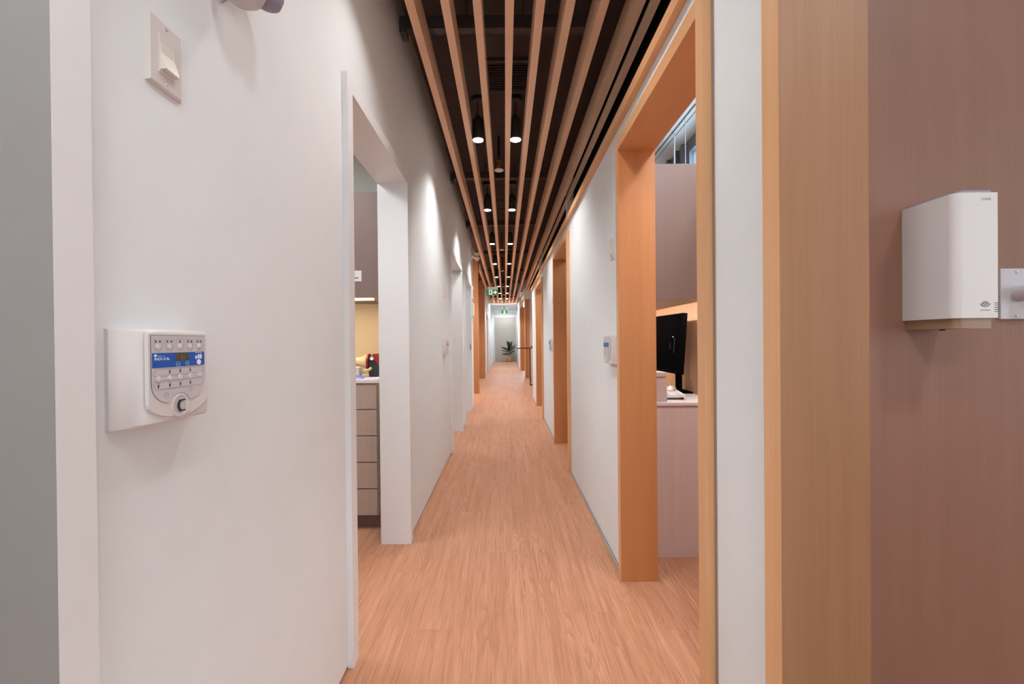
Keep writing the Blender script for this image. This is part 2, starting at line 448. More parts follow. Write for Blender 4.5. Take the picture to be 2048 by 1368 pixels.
struct(box('trim_19', .575, .60, 13.95, 17.25, 2.42, 2.5, 'casingh'), 'wood head far right')
struct(box('wall_right_far', .575, .725, 17.25, 19.7, .012, CEIL, 'wall'))
struct(box('trim_20', .56, .66, 19.7, 19.8, 0, 2.3, 'jamb'), 'last wood jamb')
struct(box('wall_right_far_end', .66, .8, 19.8, 25.0, .012, CEIL, 'wall'))
struct(box('wall_right_recess', 1.4, 1.5, 13.82, 17.3, 0, CEIL, 'board'))
# end of the corridor
struct(box('ceiling_far', -.9, .9, 18.25, 25.0, 2.78, 2.86, 'wall'), 'white ceiling at the far end')
struct(box('trim_21', -.9, .83, 18.2, 18.26, 2.74, CEIL, 'slat'), 'wood edge closing the slat ceiling')
struct(box('wall_end', -.9, .9, 24.82, 24.95, 0, 2.8, 'wall'), 'white end wall')
e = struct(box('trim_22', -.57, .615, 24.78, 24.82, .004, 2.51, 'end'), 'tall grey beige end panel')
struct(box('trim_23', -.60, .645, 24.76, 24.82, 2.511, 2.535, 'trimw'), 'white trim over the end panel')
struct(box('trim_24', .616, .645, 24.76, 24.82, .004, 2.51, 'trimw'), 'white trim beside the end panel')

# shell of the rooms on both sides
def shell(name, *a, mat='wall'): return struct(box(name, *a, mat))
shell('wall_outer_left', -3.2, -3.1, -3.4, 25, 0, CEIL)
shell('wall_outer_right', 3.1, 3.2, -3.4, .97, 0, CEIL)
shell('wall_outer_right', 2.5, 2.6, 5.1, 9.1, 0, CEIL)
shell('wall_behind', -3.2, 3.2, -3.5, -3.4, 0, CEIL)
shell('ceiling_left_room', -3.1, LT, -3.4, .9, 2.72, 2.78)
shell('wall_left_partition', -3.1, LT, .9, 1.05, 0, CEIL)
shell('ceiling_supply_room', -3.1, LT, 1.05, 3.25, 2.66, 2.72, mat='end')
shell('wall_supply_back', -3.1, LT, 3.22, 3.34, 0, 1.6, mat='backsplash')
shell('wall_supply_back', -3.1, LT, 3.22, 3.34, 1.6, CEIL, mat='end')
shell('ceiling_left_room_two', -3.1, LT, 3.34, 7.86, 2.66, 2.72)
shell('wall_left_partition', -3.1, LT, 5.9, 6.0, 0, 2.66)
shell('wall_left_partition', -3.1, LT, 7.78, 7.86, 0, CEIL)
shell('wall_left_partition', -3.1, -.86, 13.85, 13.95, 0, CEIL, mat='wall')
shell('ceiling_right_room', .83, 3.1, -3.4, .97, 2.78, 2.84)
shell('ceiling_right_room_two', .83, 2.6, 5.0, 9.08, 2.66, 2.72)
shell('wall_right_partition', RT, 2.6, 5.0, 5.1, 0, CEIL)
shell('wall_veneer', .727, 3.1, .97, 1.07, 0, 2.8, mat='mauve')['label'] = 'mauve brown veneered wall of the nearest right room'
# workroom behind the computer desk: low partition, window wall
shell('ceiling_work_room', .83, 1.75, 1.07, 5.0, 2.9, 2.96)
shell('wall_work_partition', 1.17, 1.25, 1.07, 5.0, 0, 2.15, mat='board')
WX = 1.61
def window(idx, y0, y1, z0, z1):
    r = bpy.data.objects.new('window_%d' % idx, None); C.objects.link(r); r.location = (WX, (y0+y1)/2, z0); struct(r, 'grey framed window above the cabinets')
    bm = bmesh.new(); t = .045
    bm_box(bm, WX, WX+.07, y0, y1, z0, z0+t); bm_box(bm, WX, WX+.07, y0, y1, z1-t, z1)
    bm_box(bm, WX, WX+.07, y0, y0+t, z0+t, z1-t); bm_box(bm, WX, WX+.07, y1-t, y1, z0+t, z1-t)
    part('window_frame', bm, 'frame_metal', r)
    box('window_pane', WX+.03, WX+.036, y0+t, y1-t, z0+t, z1-t, 'glass', r)
window(1, 1.75, 2.72, .9, 2.83); window(2, 2.80, 3.82, .9, 2.84)
bm = bmesh.new()
for a, b in ((1.07, 1.75), (2.72, 2.80), (3.82, 5.0)): bm_box(bm, WX, WX+.08, a, b, 0, 2.9)
bm_box(bm, WX, WX+.08, 1.75, 3.82, 0, .9); bm_box(bm, WX, WX+.08, 1.75, 3.82, 2.84, 2.9)
struct(obj('wall_window', bm, 'frame_metal'))
bm = bmesh.new()
for y in (3.86, 4.0, 4.2): bm_box(bm, WX-.03, WX-.001, y, y+.035, 1.0, 2.9)
struct(obj('trim_25', bm, 'frame_metal'), 'grey metal mullions beside the window')
bm = bmesh.new(); bm_box(bm, 1.412, 1.420, 1.07, 5.0, 2.896, 2.9); bm_box(bm, 1.46, 1.463, 1.07, 5.0, 2.897, 2.9)
struct(obj('trim_26', bm, 'dgrey'), 'blind track recessed in the workroom ceiling')

# ================================================================== CEILING SLATS
names_sl = ['leftmost full length wooden ceiling slat beside the white left wall',
 'second wooden ceiling slat from the left wall, left of the left pendants',
 'third wooden ceiling slat from the left, right of the left pendants',
 'wooden ceiling slat running straight down the middle of the corridor',
 'fifth wooden ceiling slat from the left, right of the right pendants',
 'sixth wooden ceiling slat from the left, next but one to the middle slat',
 'seventh wooden ceiling slat, last one left of the wide black gap',
 'eighth wooden ceiling slat, just right of the wide black gap',
 'rightmost wooden ceiling slat, a thin one close above the wall rail']
xs = [(-.457, -.414), (-.290, -.249), (-.138, -.098), (.015, .057), (.162, .204), (.304, .347), (.466, .508), (.640, .680), (.711, .749)]
for (a, b), lb in zip(xs, names_sl):
    o = box('ceiling_slat', a, b, -3.3, 18.2, 2.77, 2.925 if a < .7 else 2.80, 'slat')
    tag(o, lb, 'ceiling slat', 'wooden slats under the dark ceiling')
o = box('ceiling_slat', -.585, -.548, 9.86, 13.8, 2.77, 2.925, 'slat')
tag(o, 'short wooden ceiling slat beside the wood post, left of all the others', 'ceiling slat', 'wooden slats under the dark ceiling')

chY = [.4, 2.47, 4.72, 6.62, 8.8, 11.05, 13.2, 15.4, 17.5]
ords = ['nearest', 'second', 'third', 'fourth', 'fifth', 'sixth', 'seventh', 'eighth', 'ninth']
for i, y in enumerate(chY):
    lb = 'dark channel crossing above the slats, %s' % ('the one overhead out of frame' if i == 0 else ords[i-1] + ' one in view')
    o = thing('ceiling_channel', lb, 'ceiling channel', (0, y, 2.93), 'dark channels across the slats')
    box('rail', -.574, .50, y-.02, y+.03, 2.928, 3.0, 'channel', o)
    for x in (-.50, -.2, .12, .42):
        bm = bmesh.new(); bm_cyl(bm, (x, y, 3.0), (x, y, CEIL), .005, n=8); part('hanger_rod', bm, 'channel', o)
    box('wall_bracket', -.574, -.54, y-.035, y+.045, 2.90, 2.975, 'channel', o)

# ceiling vent
v = thing('ceiling_vent', 'dark louvred air vent in the ceiling behind the middle slat', 'vent', (.05, 3.15, CEIL-.02))
bm = bmesh.new()
for a in ((-.13, .23, 2.97, 3.0), (-.13, .23, 3.33, 3.36), (-.13, -.10, 3.0, 3.33), (.20, .23, 3.0, 3.33)): bm_box(bm, a[0], a[1], a[2], a[3], CEIL-.022, CEIL)
part('frame', bm, 'channel', v)
bm = bmesh.new()
for k in range(12):
    y = 3.01+k*.027
    bm_prism(bm, [(y, CEIL-.02), (y+.004, CEIL-.022), (y+.02, CEIL-.004), (y+.016, CEIL-.002)], lambda u, q, h: (h, u, q), -.10, .20)
part('louvre', bm, 'channel', v)
box('centre_bar', .046, .054, 3.0, 3.33, CEIL-.024, CEIL-.018, 'channel', v)
v2 = thing('ceiling_vent', 'long slim slot diffuser in the dark ceiling between second pendant pair', 'vent', (.0, 6.3, CEIL-.02))
for a in ((-.28, .30, 5.95, 5.965), (-.28, .30, 6.34, 6.355)):
    bm = bmesh.new(); bm_box(bm, a[0], a[1], a[2], a[3], CEIL-.014, CEIL); part('slot_edge', bm, 'channel', v2)

# ================================================================== PENDANTS
LAMPCOL = (1.0, .97, .95)
def make_pendant(x, y, lab):
    t = thing('pendant_light', lab, 'pendant light', (x, y, 2.772), 'black cylinder pendants between the slats')
    bm = bmesh.new(); bm_lathe(bm, [(.055, CEIL-.03), (.06, CEIL-.026), (.06, CEIL)], (x, y, 0)); part('canopy', bm, 'cyl', t, True)
    bm = bmesh.new(); bm_cyl(bm, (x, y, 2.965), (x, y, CEIL-.03), .0045, n=10); part('rod', bm, 'cyl', t)
    bm = bmesh.new(); bm_lathe(bm, [(.043, 2.772), (.0445, 2.776), (.0445, 2.925), (.012, 2.968), (.004, 2.97)], (x, y, 0))
    part('shade', bm, 'cyl', t, True)
    bm = bmesh.new(); bm_lathe(bm, [(.041, 2.768), (.041, 2.7715)], (x, y, 0)); part('lens', bm, 'lens', t, label='glowing round lens')
    return t
pw = ['overhead', 'overhead', 'nearest', 'second', 'third', 'fourth', 'fifth', 'sixth', 'seventh', 'eighth']
for k in range(-2, 8):
    y = 3.47+1.855*k
    for s, x in (('left', -.2), ('right', .098)):
        if y > 12: x *= .85
        if k < 0:
            lab = 'black pendant light %s, %s one of the pair out of view' % ('above the camera' if k == -1 else 'behind the camera', s)
        else:
            lab = 'black cylinder pendant light, %s one of the %s pair down the corridor' % (s, pw[k+2])
        if k >= -1 or True:
            make_pendant(x, y, lab)
        l = bpy.data.lights.new('pendant_spot', 'SPOT'); l.energy = 13 if y < 2.5 else (27 if y < 9 else 30); l.color = LAMPCOL
        l.spot_size = math.radians(112); l.spot_blend = .6; l.shadow_soft_size = .03
        lo = bpy.data.objects.new('pendant_spot', l); C.objects.link(lo); lo.location = (x, y, 2.76)

def make_sprinkler(x, y, lab):
    t = thing('ceiling_sprinkler', lab, 'sprinkler', (x, y, 2.775), 'sprinkler heads between the slats')
    bm = bmesh.new(); bm_lathe(bm, [(.036, 2.774), (.042, 2.777), (.042, 2.783), (.02, 2.79)], (x, y, 0)); part('escutcheon', bm, 'escut', t, True)
    bm = bmesh.new(); bm_lathe(bm, [(.016, 2.79), (.022, 2.80), (.022, 2.83), (.012, 2.838), (.012, 2.86), (.024, 2.865), (.024, 2.89), (.012, 2.9)], (x, y, 0)); part('fitting', bm, 'brass', t, True)
    bm = bmesh.new(); bm_cyl(bm, (x, y, 2.9), (x, y, CEIL), .012, n=12); part('pipe', bm, 'cyl', t)
make_sprinkler(-.043, 4.11, 'nearest brass sprinkler with white round plate, between the first two pendant pairs')
make_sprinkler(-.045, 7.7, 'second sprinkler with white round plate, just past the third pendant pair')
make_sprinkler(-.048, 10.0, 'third sprinkler with white round plate, past the fourth pendant pair')
make_sprinkler(-.03, 12.9, 'fourth sprinkler, level with the sixth pendant pair')
make_sprinkler(-.03, 15.1, 'farthest sprinkler, past the seventh pendant pair')

# ================================================================== LIGHT SWITCHES
def make_switch(y, side, lab):
    x = WL if side < 0 else WR
    t = thing('light_switch', lab, 'light switch', (x, y, 1.655), 'white light switches on the corridor walls')
    n = -side
    X = lambda d: x + n*d
    bm = bmesh.new(); z0, z1 = 1.597, 1.712
    # bevelled plate
    t2 = bmesh.new()
    ro = [(y-.037, z0), (y+.037, z0), (y+.037, z1), (y-.037, z1)]; ri = [(y-.033, z0+.004), (y+.033, z0+.004), (y+.033, z1-.004), (y-.033, z1-.004)]
    A = [bm.verts.new((X(.0), *p)) for p in ro]; B = [bm.verts.new((X(.004), *p)) for p in ro]; D = [bm.verts.new((X(.007), *p)) for p in ri]
    for U, W in ((A, B), (B, D)):
        for i in range(4): bm.faces.new((U[i], U[(i+1)%4], W[(i+1)%4], W[i]))
    bm.faces.new(D); bm.faces.new(A[::-1]); t2.free()
    pl = part('plate', bm, 'plastic', t)
    bm = bmesh.new(); bm_box(bm, *sorted((X(.0065), X(.0085))), y-.0175, y+.0175, 1.621, 1.688, .0008); ins = part('insert', bm, 'plastic', pl)
    bm = bmesh.new(); zc = 1.655
    pr = [(X(.0085), 1.672), (X(.0095), 1.672), (X(.0095), 1.655), (X(.018), 1.628), (X(.016), 1.6265), (X(.0085), 1.6265)]
    bm_prism(bm, pr, lambda u, q, h: (u, h, q), y-.0155, y+.0155); part('rocker', bm, 'plastic2', t)
    for z in (1.702, 1.608):
        bm = bmesh.new(); bm_cyl(bm, (X(.0068), y, z), (X(.009), y, z), .0032, .0026, 12); part('screw', bm, 'plasticg', pl, True)
make_switch(.738, -1, 'white rocker light switch high on the left wall, nearest to the camera')
make_switch(4.13, -1, 'light switch seen edge-on before the second left doorway')
make_switch(2.31, 1, 'light switch seen edge-on beyond the wood doorway on the right')
make_switch(5.2, 1, 'small light switch beyond the second wood doorway on the right')

# ================================================================== CONTROL PANELS (x-ray controllers)
def make_panel(yc, side, lab, full=True):
    x = WL if side < 0 else WR
    n = -side
    t = thing('control_panel', lab, 'control panel', (x, yc, 1.12), 'white control panels on the corridor walls')
    # u runs along +Y (towards the far end), v is height, d is distance off the wall
    P = lambda u, v, d: (x + n*d, yc+u, v)
    # body: thin at the near edge, swelling to the console (section in u,d)
    sec = [(-.093, 0), (-.093, .006), (-.088, .010), (-.075, .020), (-.062, .031), (-.05, .036), (.068, .036), (.071, .034), (.072, 0)]
    bm = bmesh.new()
    z0, z1 = 1.045, 1.193
    rows = [(z0, .86), (z0+.004, 1), (z1-.004, 1), (z1, .9)]
    R = [[bm.verts.new(P(u, z, d*k)) for u, d in sec] for z, k in rows]
    for a, b in zip(R, R[1:]):
        for i in range(len(sec)-1): bm.faces.new((a[i], a[i+1], b[i+1], b[i]))
    bm.faces.new(R[0]); bm.faces.new(R[-1][::-1])
    part('body', bm, 'plastic', t, True)
    # proud console with a curved lower edge
    pts = [(-.064, 1.1885), (.066, 1.1885)]
    for i in range(15):
        a = -i/14*PI; pts.append((.001+.065*math.cos(a), 1.078+.026*math.sin(a)))
    bm = bmesh.new()
    O = pts; I = [(.001+(u-.001)*.98, 1.12+(v-1.12)*.98) for u, v in pts]
    A = [bm.verts.new(P(u, v, .034)) for u, v in O]; B = [bm.verts.new(P(u, v, .0385)) for u, v in I]
    k = len(O)
    for i in range(k): bm.faces.new((A[i], A[(i+1)%k], B[(i+1)%k], B[i]))
    bm.faces.new(B); bm.faces.new(A[::-1])
    cons = part('console', bm, 'plastic', t)
    F = .0387
    def outline(s, dz=0):
        q = [(-.0575*s, 1.1835+dz), (.0575*s, 1.1835+dz), (.0575*s, 1.108)]
        for i in range(1, 8):
            a = i/8*PI/2; q.append((.0215+.036*s*math.cos(a), 1.108-.031*s*math.sin(a)))
        q.append((.0215, 1.0775))
        for i in range(13):
            a = math.radians(18)+i/12*math.radians(144); q.append((.0215*math.cos(a), 1.0695+.0215*math.sin(a)))
        q.append((-.0215, 1.0775))
        for i in range(7, 0, -1):
            a = i/8*PI/2; q.append((-.0215-.036*s*math.cos(a), 1.108-.031*s*math.sin(a)))
        q.append((-.0575*s, 1.108)); return q
    bm = bmesh.new(); bm_prism(bm, outline(1.02, .0008), P, F-.001, F+.0002); part('panel_rim', bm, 'rim', cons)
    bm = bmesh.new(); bm_prism(bm, outline(1.0), P, F, F+.0008); part('keypad', bm, 'plasticg', cons)
    H = F+.0008
    def quad(b, u0, u1, v0, v1, h=.0004, base=0): bm_box(b, *sorted((P(0, 0, H+base)[0], P(0, 0, H+base+h)[0])), yc+u0, yc+u1, v0, v1)
    bm = bmesh.new(); quad(bm, -.0572, .0572, 1.1335, 1.1565); part('blue_band', bm, 'blue', cons)
    bm = bmesh.new(); quad(bm, -.010, .0195, 1.1425, 1.1555, .0006); part('display', bm, 'lcd', cons)
    # dish with a dark bracket mark
    bm = bmesh.new()
    prof = [(.0190, .0), (.0188, .0022), (.0172, .0026), (.0135, .0008), (.006, .0004)]
    rings = []
    for r, h in prof: rings.append([bm.verts.new(P(r*math.cos(a*PI/16), 1.0695+r*1.0*math.sin(a*PI/16), F-.001+h)) for a in range(32)])
    for a, b in zip(rings, rings[1:]):
        for i in range(32): bm.faces.new((a[i], a[(i+1)%32], b[(i+1)%32], b[i]))
    bm.faces.new(rings[-1])
    part('exposure_dish', bm, 'plastic', cons, True)
    if not full:
        return t
    bm = bmesh.new()
    bm_ring(bm, P, .003, 1.0695, .0090, .0105, F+.001, F+.004, 16, math.radians(125), math.radians(235))
    for s in (1, -1): bm_box(bm, *sorted((P(0,0,F+.001)[0], P(0,0,F+.0042)[0])), yc-.004, yc+.007, 1.0695+s*.0085-.0009, 1.0695+s*.0085+.0009)
    part('bracket_mark', bm, 'dark', cons)
    bm = bmesh.new(); bm_box(bm, *sorted((P(0,0,F+.0005)[0], P(0,0,F+.003)[0])), yc-.003, yc+.005, 1.0645, 1.0745, .0008); part('exposure_button', bm, 'plasticg', cons)
    # key row at the top
    us = [-.0455, -.0225, 0, .0225, .0445]
    bo, bi = bmesh.new(), bmesh.new()
    for j, u in enumerate(us):
        pts = [(u-.0085, 1.1785), (u+.0085, 1.1785)] + [(u+.0085*math.cos(-a*PI/10), 1.1675+.008*math.sin(-a*PI/10)) for a in range(11)]
        inn = [(u+(p-u)*.93, 1.17+(q-1.17)*.95) for p, q in pts]
        A = [bo.verts.new(P(*p, H+.0003)) for p in pts]; B = [bo.verts.new(P(*p, H+.0003)) for p in inn]
        for i in range(len(pts)): bo.faces.new((A[i], A[(i+1)%len(pts)], B[(i+1)%len(pts)], B[i]))
        bk = bmesh.new()
        bm_lathe_like = [(.0038, 0), (.0036, .0012), (.0015, .0016)]
        rr = [[bk.verts.new(P(u+r*math.cos(a*PI/8), 1.1662+r*math.sin(a*PI/8), H+h)) for a in range(16)] for r, h in bm_lathe_like]
        for a, b in zip(rr, rr[1:]):
            for i in range(16): bk.faces.new((a[i], a[(i+1)%16], b[(i+1)%16], b[i]))
        bk.faces.new(rr[-1]); part('mode_key', bk, 'plastic', cons, True)
        for du in ((-.004, .004) if j != 2 else (0,)):
            bm_prism(bi, [(u+du-.0012, 1.1725), (u+du+.0012, 1.1725), (u+du+.0015, 1.176), (u+du-.0015, 1.176)], P, H, H+.0003)
    # middle rows: five buttons with tooth icons above and below
    part('key_icon', bi, 'icon', cons); bi = bmesh.new()
    for u in us:
        bk = bmesh.new()
        rr = [[bk.verts.new(P(u+r*math.cos(a*PI/8), 1.1165+r*math.sin(a*PI/8), H+h)) for a in range(16)] for r, h in ((.0042, 0), (.004, .0013), (.0016, .0018))]
        for a, b in zip(rr, rr[1:]):
            for i in range(16): bk.faces.new((a[i], a[(i+1)%16], b[(i+1)%16], b[i]))
        bk.faces.new(rr[-1]); part('round_key', bk, 'plastic', cons, True)
    for u in us[1:4]:
        bm_prism(bi, [(u-.0016, 1.1245), (u+.0016, 1.1245), (u+.0006, 1.130), (u-.0006, 1.130)], P, H, H+.0003)
        bm_prism(bi, [(u-.003, 1.1228), (u+.003, 1.1228), (u+.003, 1.1232), (u-.003, 1.1232)], P, H, H+.0003)
    for u in us[:4]:
        bm_prism(bi, [(u-.0006, 1.1015), (u+.0006, 1.1015), (u+.0018, 1.107), (u-.0018, 1.107)], P, H, H+.0003)
        bm_prism(bi, [(u-.003, 1.109), (u+.003, 1.109), (u+.003, 1.1094), (u-.003, 1.1094)], P, H, H+.0003)
    part('tooth_icon', bi, 'icon', cons)
    def seg(b, p, q, wd=.0003):
        p, q = Vector(p), Vector(q); d = (q-p).normalized(); nn = Vector((-d.y, d.x))*wd
        bm_prism(b, [tuple(p+nn), tuple(p-nn), tuple(q-nn), tuple(q+nn)], P, H, H+.0003)
    for v in (1.1205, 1.1125): seg(bo, (-.055, v), (.053, v))
    seg(bo, (-.045, 1.1315), (.05, 1.1315)); seg(bo, (-.045, 1.0995), (.046, 1.0995)); seg(bo, (.053, 1.121), (.053, 1.1295)); seg(bo, (-.055, 1.121), (-.055, 1.123))
    bm_ring(bo, P, -.045, 1.1215, .0097, .0103, H, H+.0003, 10, PI/2, PI)
    bm_ring(bo, P, -.045, 1.1095, .0097, .0103, H, H+.0003, 10, PI, 1.5*PI)
    bm_ring(bo, P, .046, 1.1065, .0067, .0073, H, H+.0003, 10, 1.5*PI, 2*PI)
    bm_ring(bo, P, -.030, 1.0905, .0034, .004, H, H+.0003, 20); bm_ring(bo, P, .0235, 1.0935, .0028, .0034, H, H+.0003, 20)
    part('key_outline', bo, 'outline', cons)
    # blue band print
    b = bmesh.new()
    bm_ring(b, P, -.005, 1.1375, .0036, .0044, H+.0004, H+.0008, 24); bm_ring(b, P, .0155, 1.1375, .0036, .0044, H+.0004, H+.0008, 24)
    for cu, s in ((-.005, -1), (.0155, 1)):
        for q in (-1, 1):
            bm_prism(b, [(cu, 1.1375+s*.0016), (cu, 1.1375+s*.0004), (cu+q*.002, 1.1375-s*.0012), (cu+q*.002, 1.1375-s*.0)], P, H+.0004, H+.0008)
    merge(b, text_bm('Belmont', .0042, P if False else (lambda u, v, h: P(u, v, H+.0004+h)), .0004, cx=-.047, cv=1.1505))
    part('pale_print', b, 'pale_blue', cons)
    b = text_bm('PHOT-X IIs', .0056, lambda u, v, h: P(u, v, H+.0004+h), .0004, cx=-.0535, cv=1.1452, sx=1.1)
    part('lettering', b, 'white', cons); b = bmesh.new()
    bm_prism(b, [(-.0535, 1.1505), (-.0490, 1.1505), (-.0490, 1.1545), (-.0535, 1.1545)], P, H+.0004, H+.0008)
    part('logo_mark', b, 'white', cons)
    for i, (u, hh) in enumerate(((.0365, .0055), (.0425, .008), (.048, .008))):
        v0 = 1.1445; b = bmesh.new()
        bm_prism(b, [(u-.0016, v0), (u+.0016, v0), (u+.0021, v0+hh*.6), (u+.0012, v0+hh), (u-.0012, v0+hh), (u-.0021, v0+hh*.6)], P, H+.0004, H+.0008)
        part('patient_figure', b, 'white', cons); b = bmesh.new()
        bm_prism(b, [(u-.0018, 1.1545), (u+.0012, 1.1545), (u+.0018, 1.1555), (u-.0012, 1.1555)], P, H+.0004, H+.0008)
        part('indicator', b, 'white', cons)
    b = bmesh.new()
    bm_ring(b, P, .0425, 1.1388, .0001, .0044, H+.0004, H+.0016, 24)
    part('select_button', b, 'white', cons)
    b = bmesh.new(); 
    for q in ((.003, .0036, 1.1445, 1.149), (.0033, .0039, 1.1492, 1.1535), (.0075, .0081, 1.1445, 1.149), (.0078, .0084, 1.1492, 1.1535)): bm_box(b, *sorted((P(0,0,H+.0006)[0], P(0,0,H+.0009)[0])), yc+q[0], yc+q[1], q[2], q[3])
    part('display_digit', b, 'lcdd', cons)
    return t
make_panel(.716, -1, 'large white control panel with blue band on the near left wall')
make_panel(4.06, -1, 'white control panel on the left wall before the second left doorway', False)
make_panel(2.31, 1, 'white control panel on the right wall just beyond the wood doorway', False)
make_panel(5.28, 1, 'small white control panel beyond the second wood doorway', False)

# rounded fixture cut by the top of the frame on the left wall
t = thing('wall_dome_fixture', 'rounded pale grey fixture on left wall, cut by the top edge of the photo', 'wall fixture', (WL, .93, 1.9))
bm = bmesh.new(); bm_lathe(bm, [(.012, -.575), (.045, -.574), (.05, -.56), (.05, -.545), (.012, -.54)], (0, .90, 1.95), 'x'); part('mount', bm, 'plastic', t, True)
bm = bmesh.new(); bm_lathe(bm, [(.004, 1.86), (.02, 1.863), (.036, 1.875), (.044, 1.895), (.046, 1.96), (.04, 1.99)], (-.527, .89, 0), 'z'); part('dome', bm, 'plasticg', t, True)
bm = bmesh.new(); bm_lathe(bm, [(.012, 1.888), (.024, 1.894), (.030, 1.91), (.030, 1.98)], (-.500, .935, 0), 'z'); part('lens_cap', bm, 'greyblue', t, True)

# emergency twin heads
t = thing('emergency_light', 'twin-headed white emergency light where the left wall ends', 'emergency light', (WL, 7.9, 2.72))
box('housing', WL, WL+.035, 7.6, 7.84, 2.66, 2.80, 'plastic', t, .004)
for k, (dz, dy) in enumerate(((.04, .0), (-.05, -.02))):
    bm = bmesh.new(); bm_cyl(bm, (WL+.03, 7.82, 2.73+dz*.8), (-.52, 7.95+dy, 2.73+dz), .01, n=10); part('arm', bm, 'plastic', t)
    bm = bmesh.new(); c = Vector((-.505, 7.97+dy, 2.735+dz)); d = Vector((.5, -.6, -.45)).normalized()
    bm_cyl(bm, c+d*-.03, c+d*.03, .03, .042, 20); h = part('lamp_head', bm, 'escut', t, True)

# wall-mounted items on the left wall past the third doorway
t = thing('document_holder', 'small dark framed screen on left wall before the wood post', 'notice', (WL, 7.55, 2.0)); 
box('frame', WL, WL+.03, 7.42, 7.68, 1.90, 2.12, 'plastic', t, .003); box('face', WL+.03, WL+.032, 7.44, 7.66, 1.92, 2.08, 'greyblue', t)
t = thing('wall_box', 'white box on left wall under the dark framed screen', 'wall box', (WL, 7.55, 1.7))
box('body', WL, WL+.035, 7.45, 7.65, 1.60, 1.80, 'plastic', t, .004); box('lid', WL, WL+.04, 7.44, 7.66, 1.80, 1.825, 'plastic', t, .003)
t = thing('strike_plate', 'dark slim latch plate in the third left doorway', 'latch', (-.6, 7.16, 1.03))
box('plate', -.579, -.568, 7.155, 7.169, 1.03, 1.12, 'dgrey', t); box('keeper', -.70, -.685, 7.15, 7.169, 1.01, 1.03, 'dgrey', t)

# ================================================================== NEAR RIGHT ROOM
t = thing('soap_dispenser', 'white automatic soap dispenser on the mauve veneered wall', 'dispenser', (.93, .97, 1.2))
yb, yf = .97, .856; x0, x1 = .886, .985
def cover(bm, x0, x1, y0, y1, z0, z1, r, n=8):
    pts = [(x0, y1), (x0, y0+r)] + [(x0+r-r*math.cos(a*PI/2/n), y0+r-r*math.sin(a*PI/2/n)) for a in range(1, n)] + [(x0+r, y0)]
    pts += [(x1-.003, y0), (x1, y0+.003), (x1, y1)]
    bm_prism(bm, pts, lambda u, v, h: (u, v, h), z0, z1)
bm = bmesh.new(); cover(bm, x0, .973, yf, yb, 1.2065, 1.453, .014); part('cover', bm, 'plastic', t, True)
bm = bmesh.new(); cover(bm, x0+.012, .964, yf+.004, yb, 1.453, 1.4585, .012); part('top_plate', bm, 'greyblue', t, True, label='blue grey top edge')
bm = bmesh.new(); cover(bm, x0+.006, .964, yf+.004, yb, 1.186, 1.2065, .012); part('tank', bm, 'bronze', t, True, label='bronze tinted underside')
bm = bmesh.new(); bm_cyl(bm, (.935, .93, 1.183), (.935, .93, 1.186), .005, n=12); part('nozzle', bm, 'dark', t)
fn = lambda u, v, h: (u, yf-h, v)
b = bmesh.new()
for r in (.0035, .0072, .0112): bm_ring(b, fn, .945, 1.2405, r-.0008, r+.0008, 0, .0004, 14, math.radians(212 if r > .005 else 200), math.radians(328 if r > .005 else 340))
for i in range(5): bm_box(b, .963, .971, yf-.0004, yf, 1.2185+i*.0042, 1.2196+i*.0042)
part('sensor_mark', b, 'icon', t)
b = text_bm('AUTOMATIC', .0036, fn, .0003, 'CENTER', .945, 1.2205); merge(b, text_bm('OASIS', .0075, fn, .0003, 'CENTER', .947, 1.4375)); part('lettering', b, 'outline', t)

t = thing('dimmer_switch', 'white wall plate with round knob right of the soap dispenser', 'dimmer switch', (1.133, .97, 1.263))
bm = bmesh.new(); bm_box(bm, 1.097, 1.169, .963, .97, 1.2075, 1.320, .002); part('plate', bm, 'plasticg', t)
bm = bmesh.new(); bm_lathe(bm, [(.0001, -.040), (.015, -.039), (.0165, -.036), (.0175, -.008), (.0175, -.006)], (1.137, .97, 1.264), 'y'); part('knob', bm, 'plasticg', t, True)
for z in (1.3125, 1.215):
    bm = bmesh.new(); bm_cyl(bm, (1.133, .9635, z), (1.133, .961, z), .0035, .0028, 12); part('screw', bm, 'plastic', t, True)

# ================================================================== SUPPLY ROOM (left)
t = thing('drawer_cabinet', 'greige five-drawer base cabinet in the left supply room', 'cabinet', (-1.05, 2.95, 0))
box('body', -1.35, -.797, 2.715, 3.2, .09, .915, 'drawer', t)
box('plinth', -1.35, -.80, 2.76, 3.2, .001, .09, 'taupe', t)
zs = [.092, .259, .424, .589, .753, .913]
for a, b in zip(zs, zs[1:]): box('drawer', -1.345, -.803, 2.698, 2.716, a+.003, b-.003, 'drawer', t, .0015)
o = box('countertop', -2.4, -.785, 2.69, 3.215, .916, .936, 'counter', None, .002); tag(o, 'pale worktop over the greige drawers in the left room', 'worktop')
t = thing('drawer_cabinet', 'second greige cabinet left of the drawer cabinet, hidden by the doorway', 'cabinet', (-1.6, 2.95, 0))
box('body', -2.4, -1.352, 2.715, 3.2, .09, .915, 'drawer', t); box('plinth', -2.4, -1.352, 2.76, 3.2, .001, .09, 'taupe', t)
for a, b in zip(zs, zs[1:]): box('drawer', -2.38, -1.36, 2.698, 2.716, a+.003, b-.003, 'drawer', t, .0015)
t = thing('wall_cabinet', 'taupe wall cabinet above the worktop in the left supply room', 'cabinet', (-1.2, 3.0, 1.45))
box('body', -2.4, -.776, 2.772, 3.22, 1.453, 2.12, 'taupe', t)
box('door', -1.4, -.778, 2.755, 2.771, 1.453, 2.118, 'taupe', t, .001); box('door', -2.4, -1.403, 2.755, 2.771, 1.453, 2.118, 'taupe', t, .001)
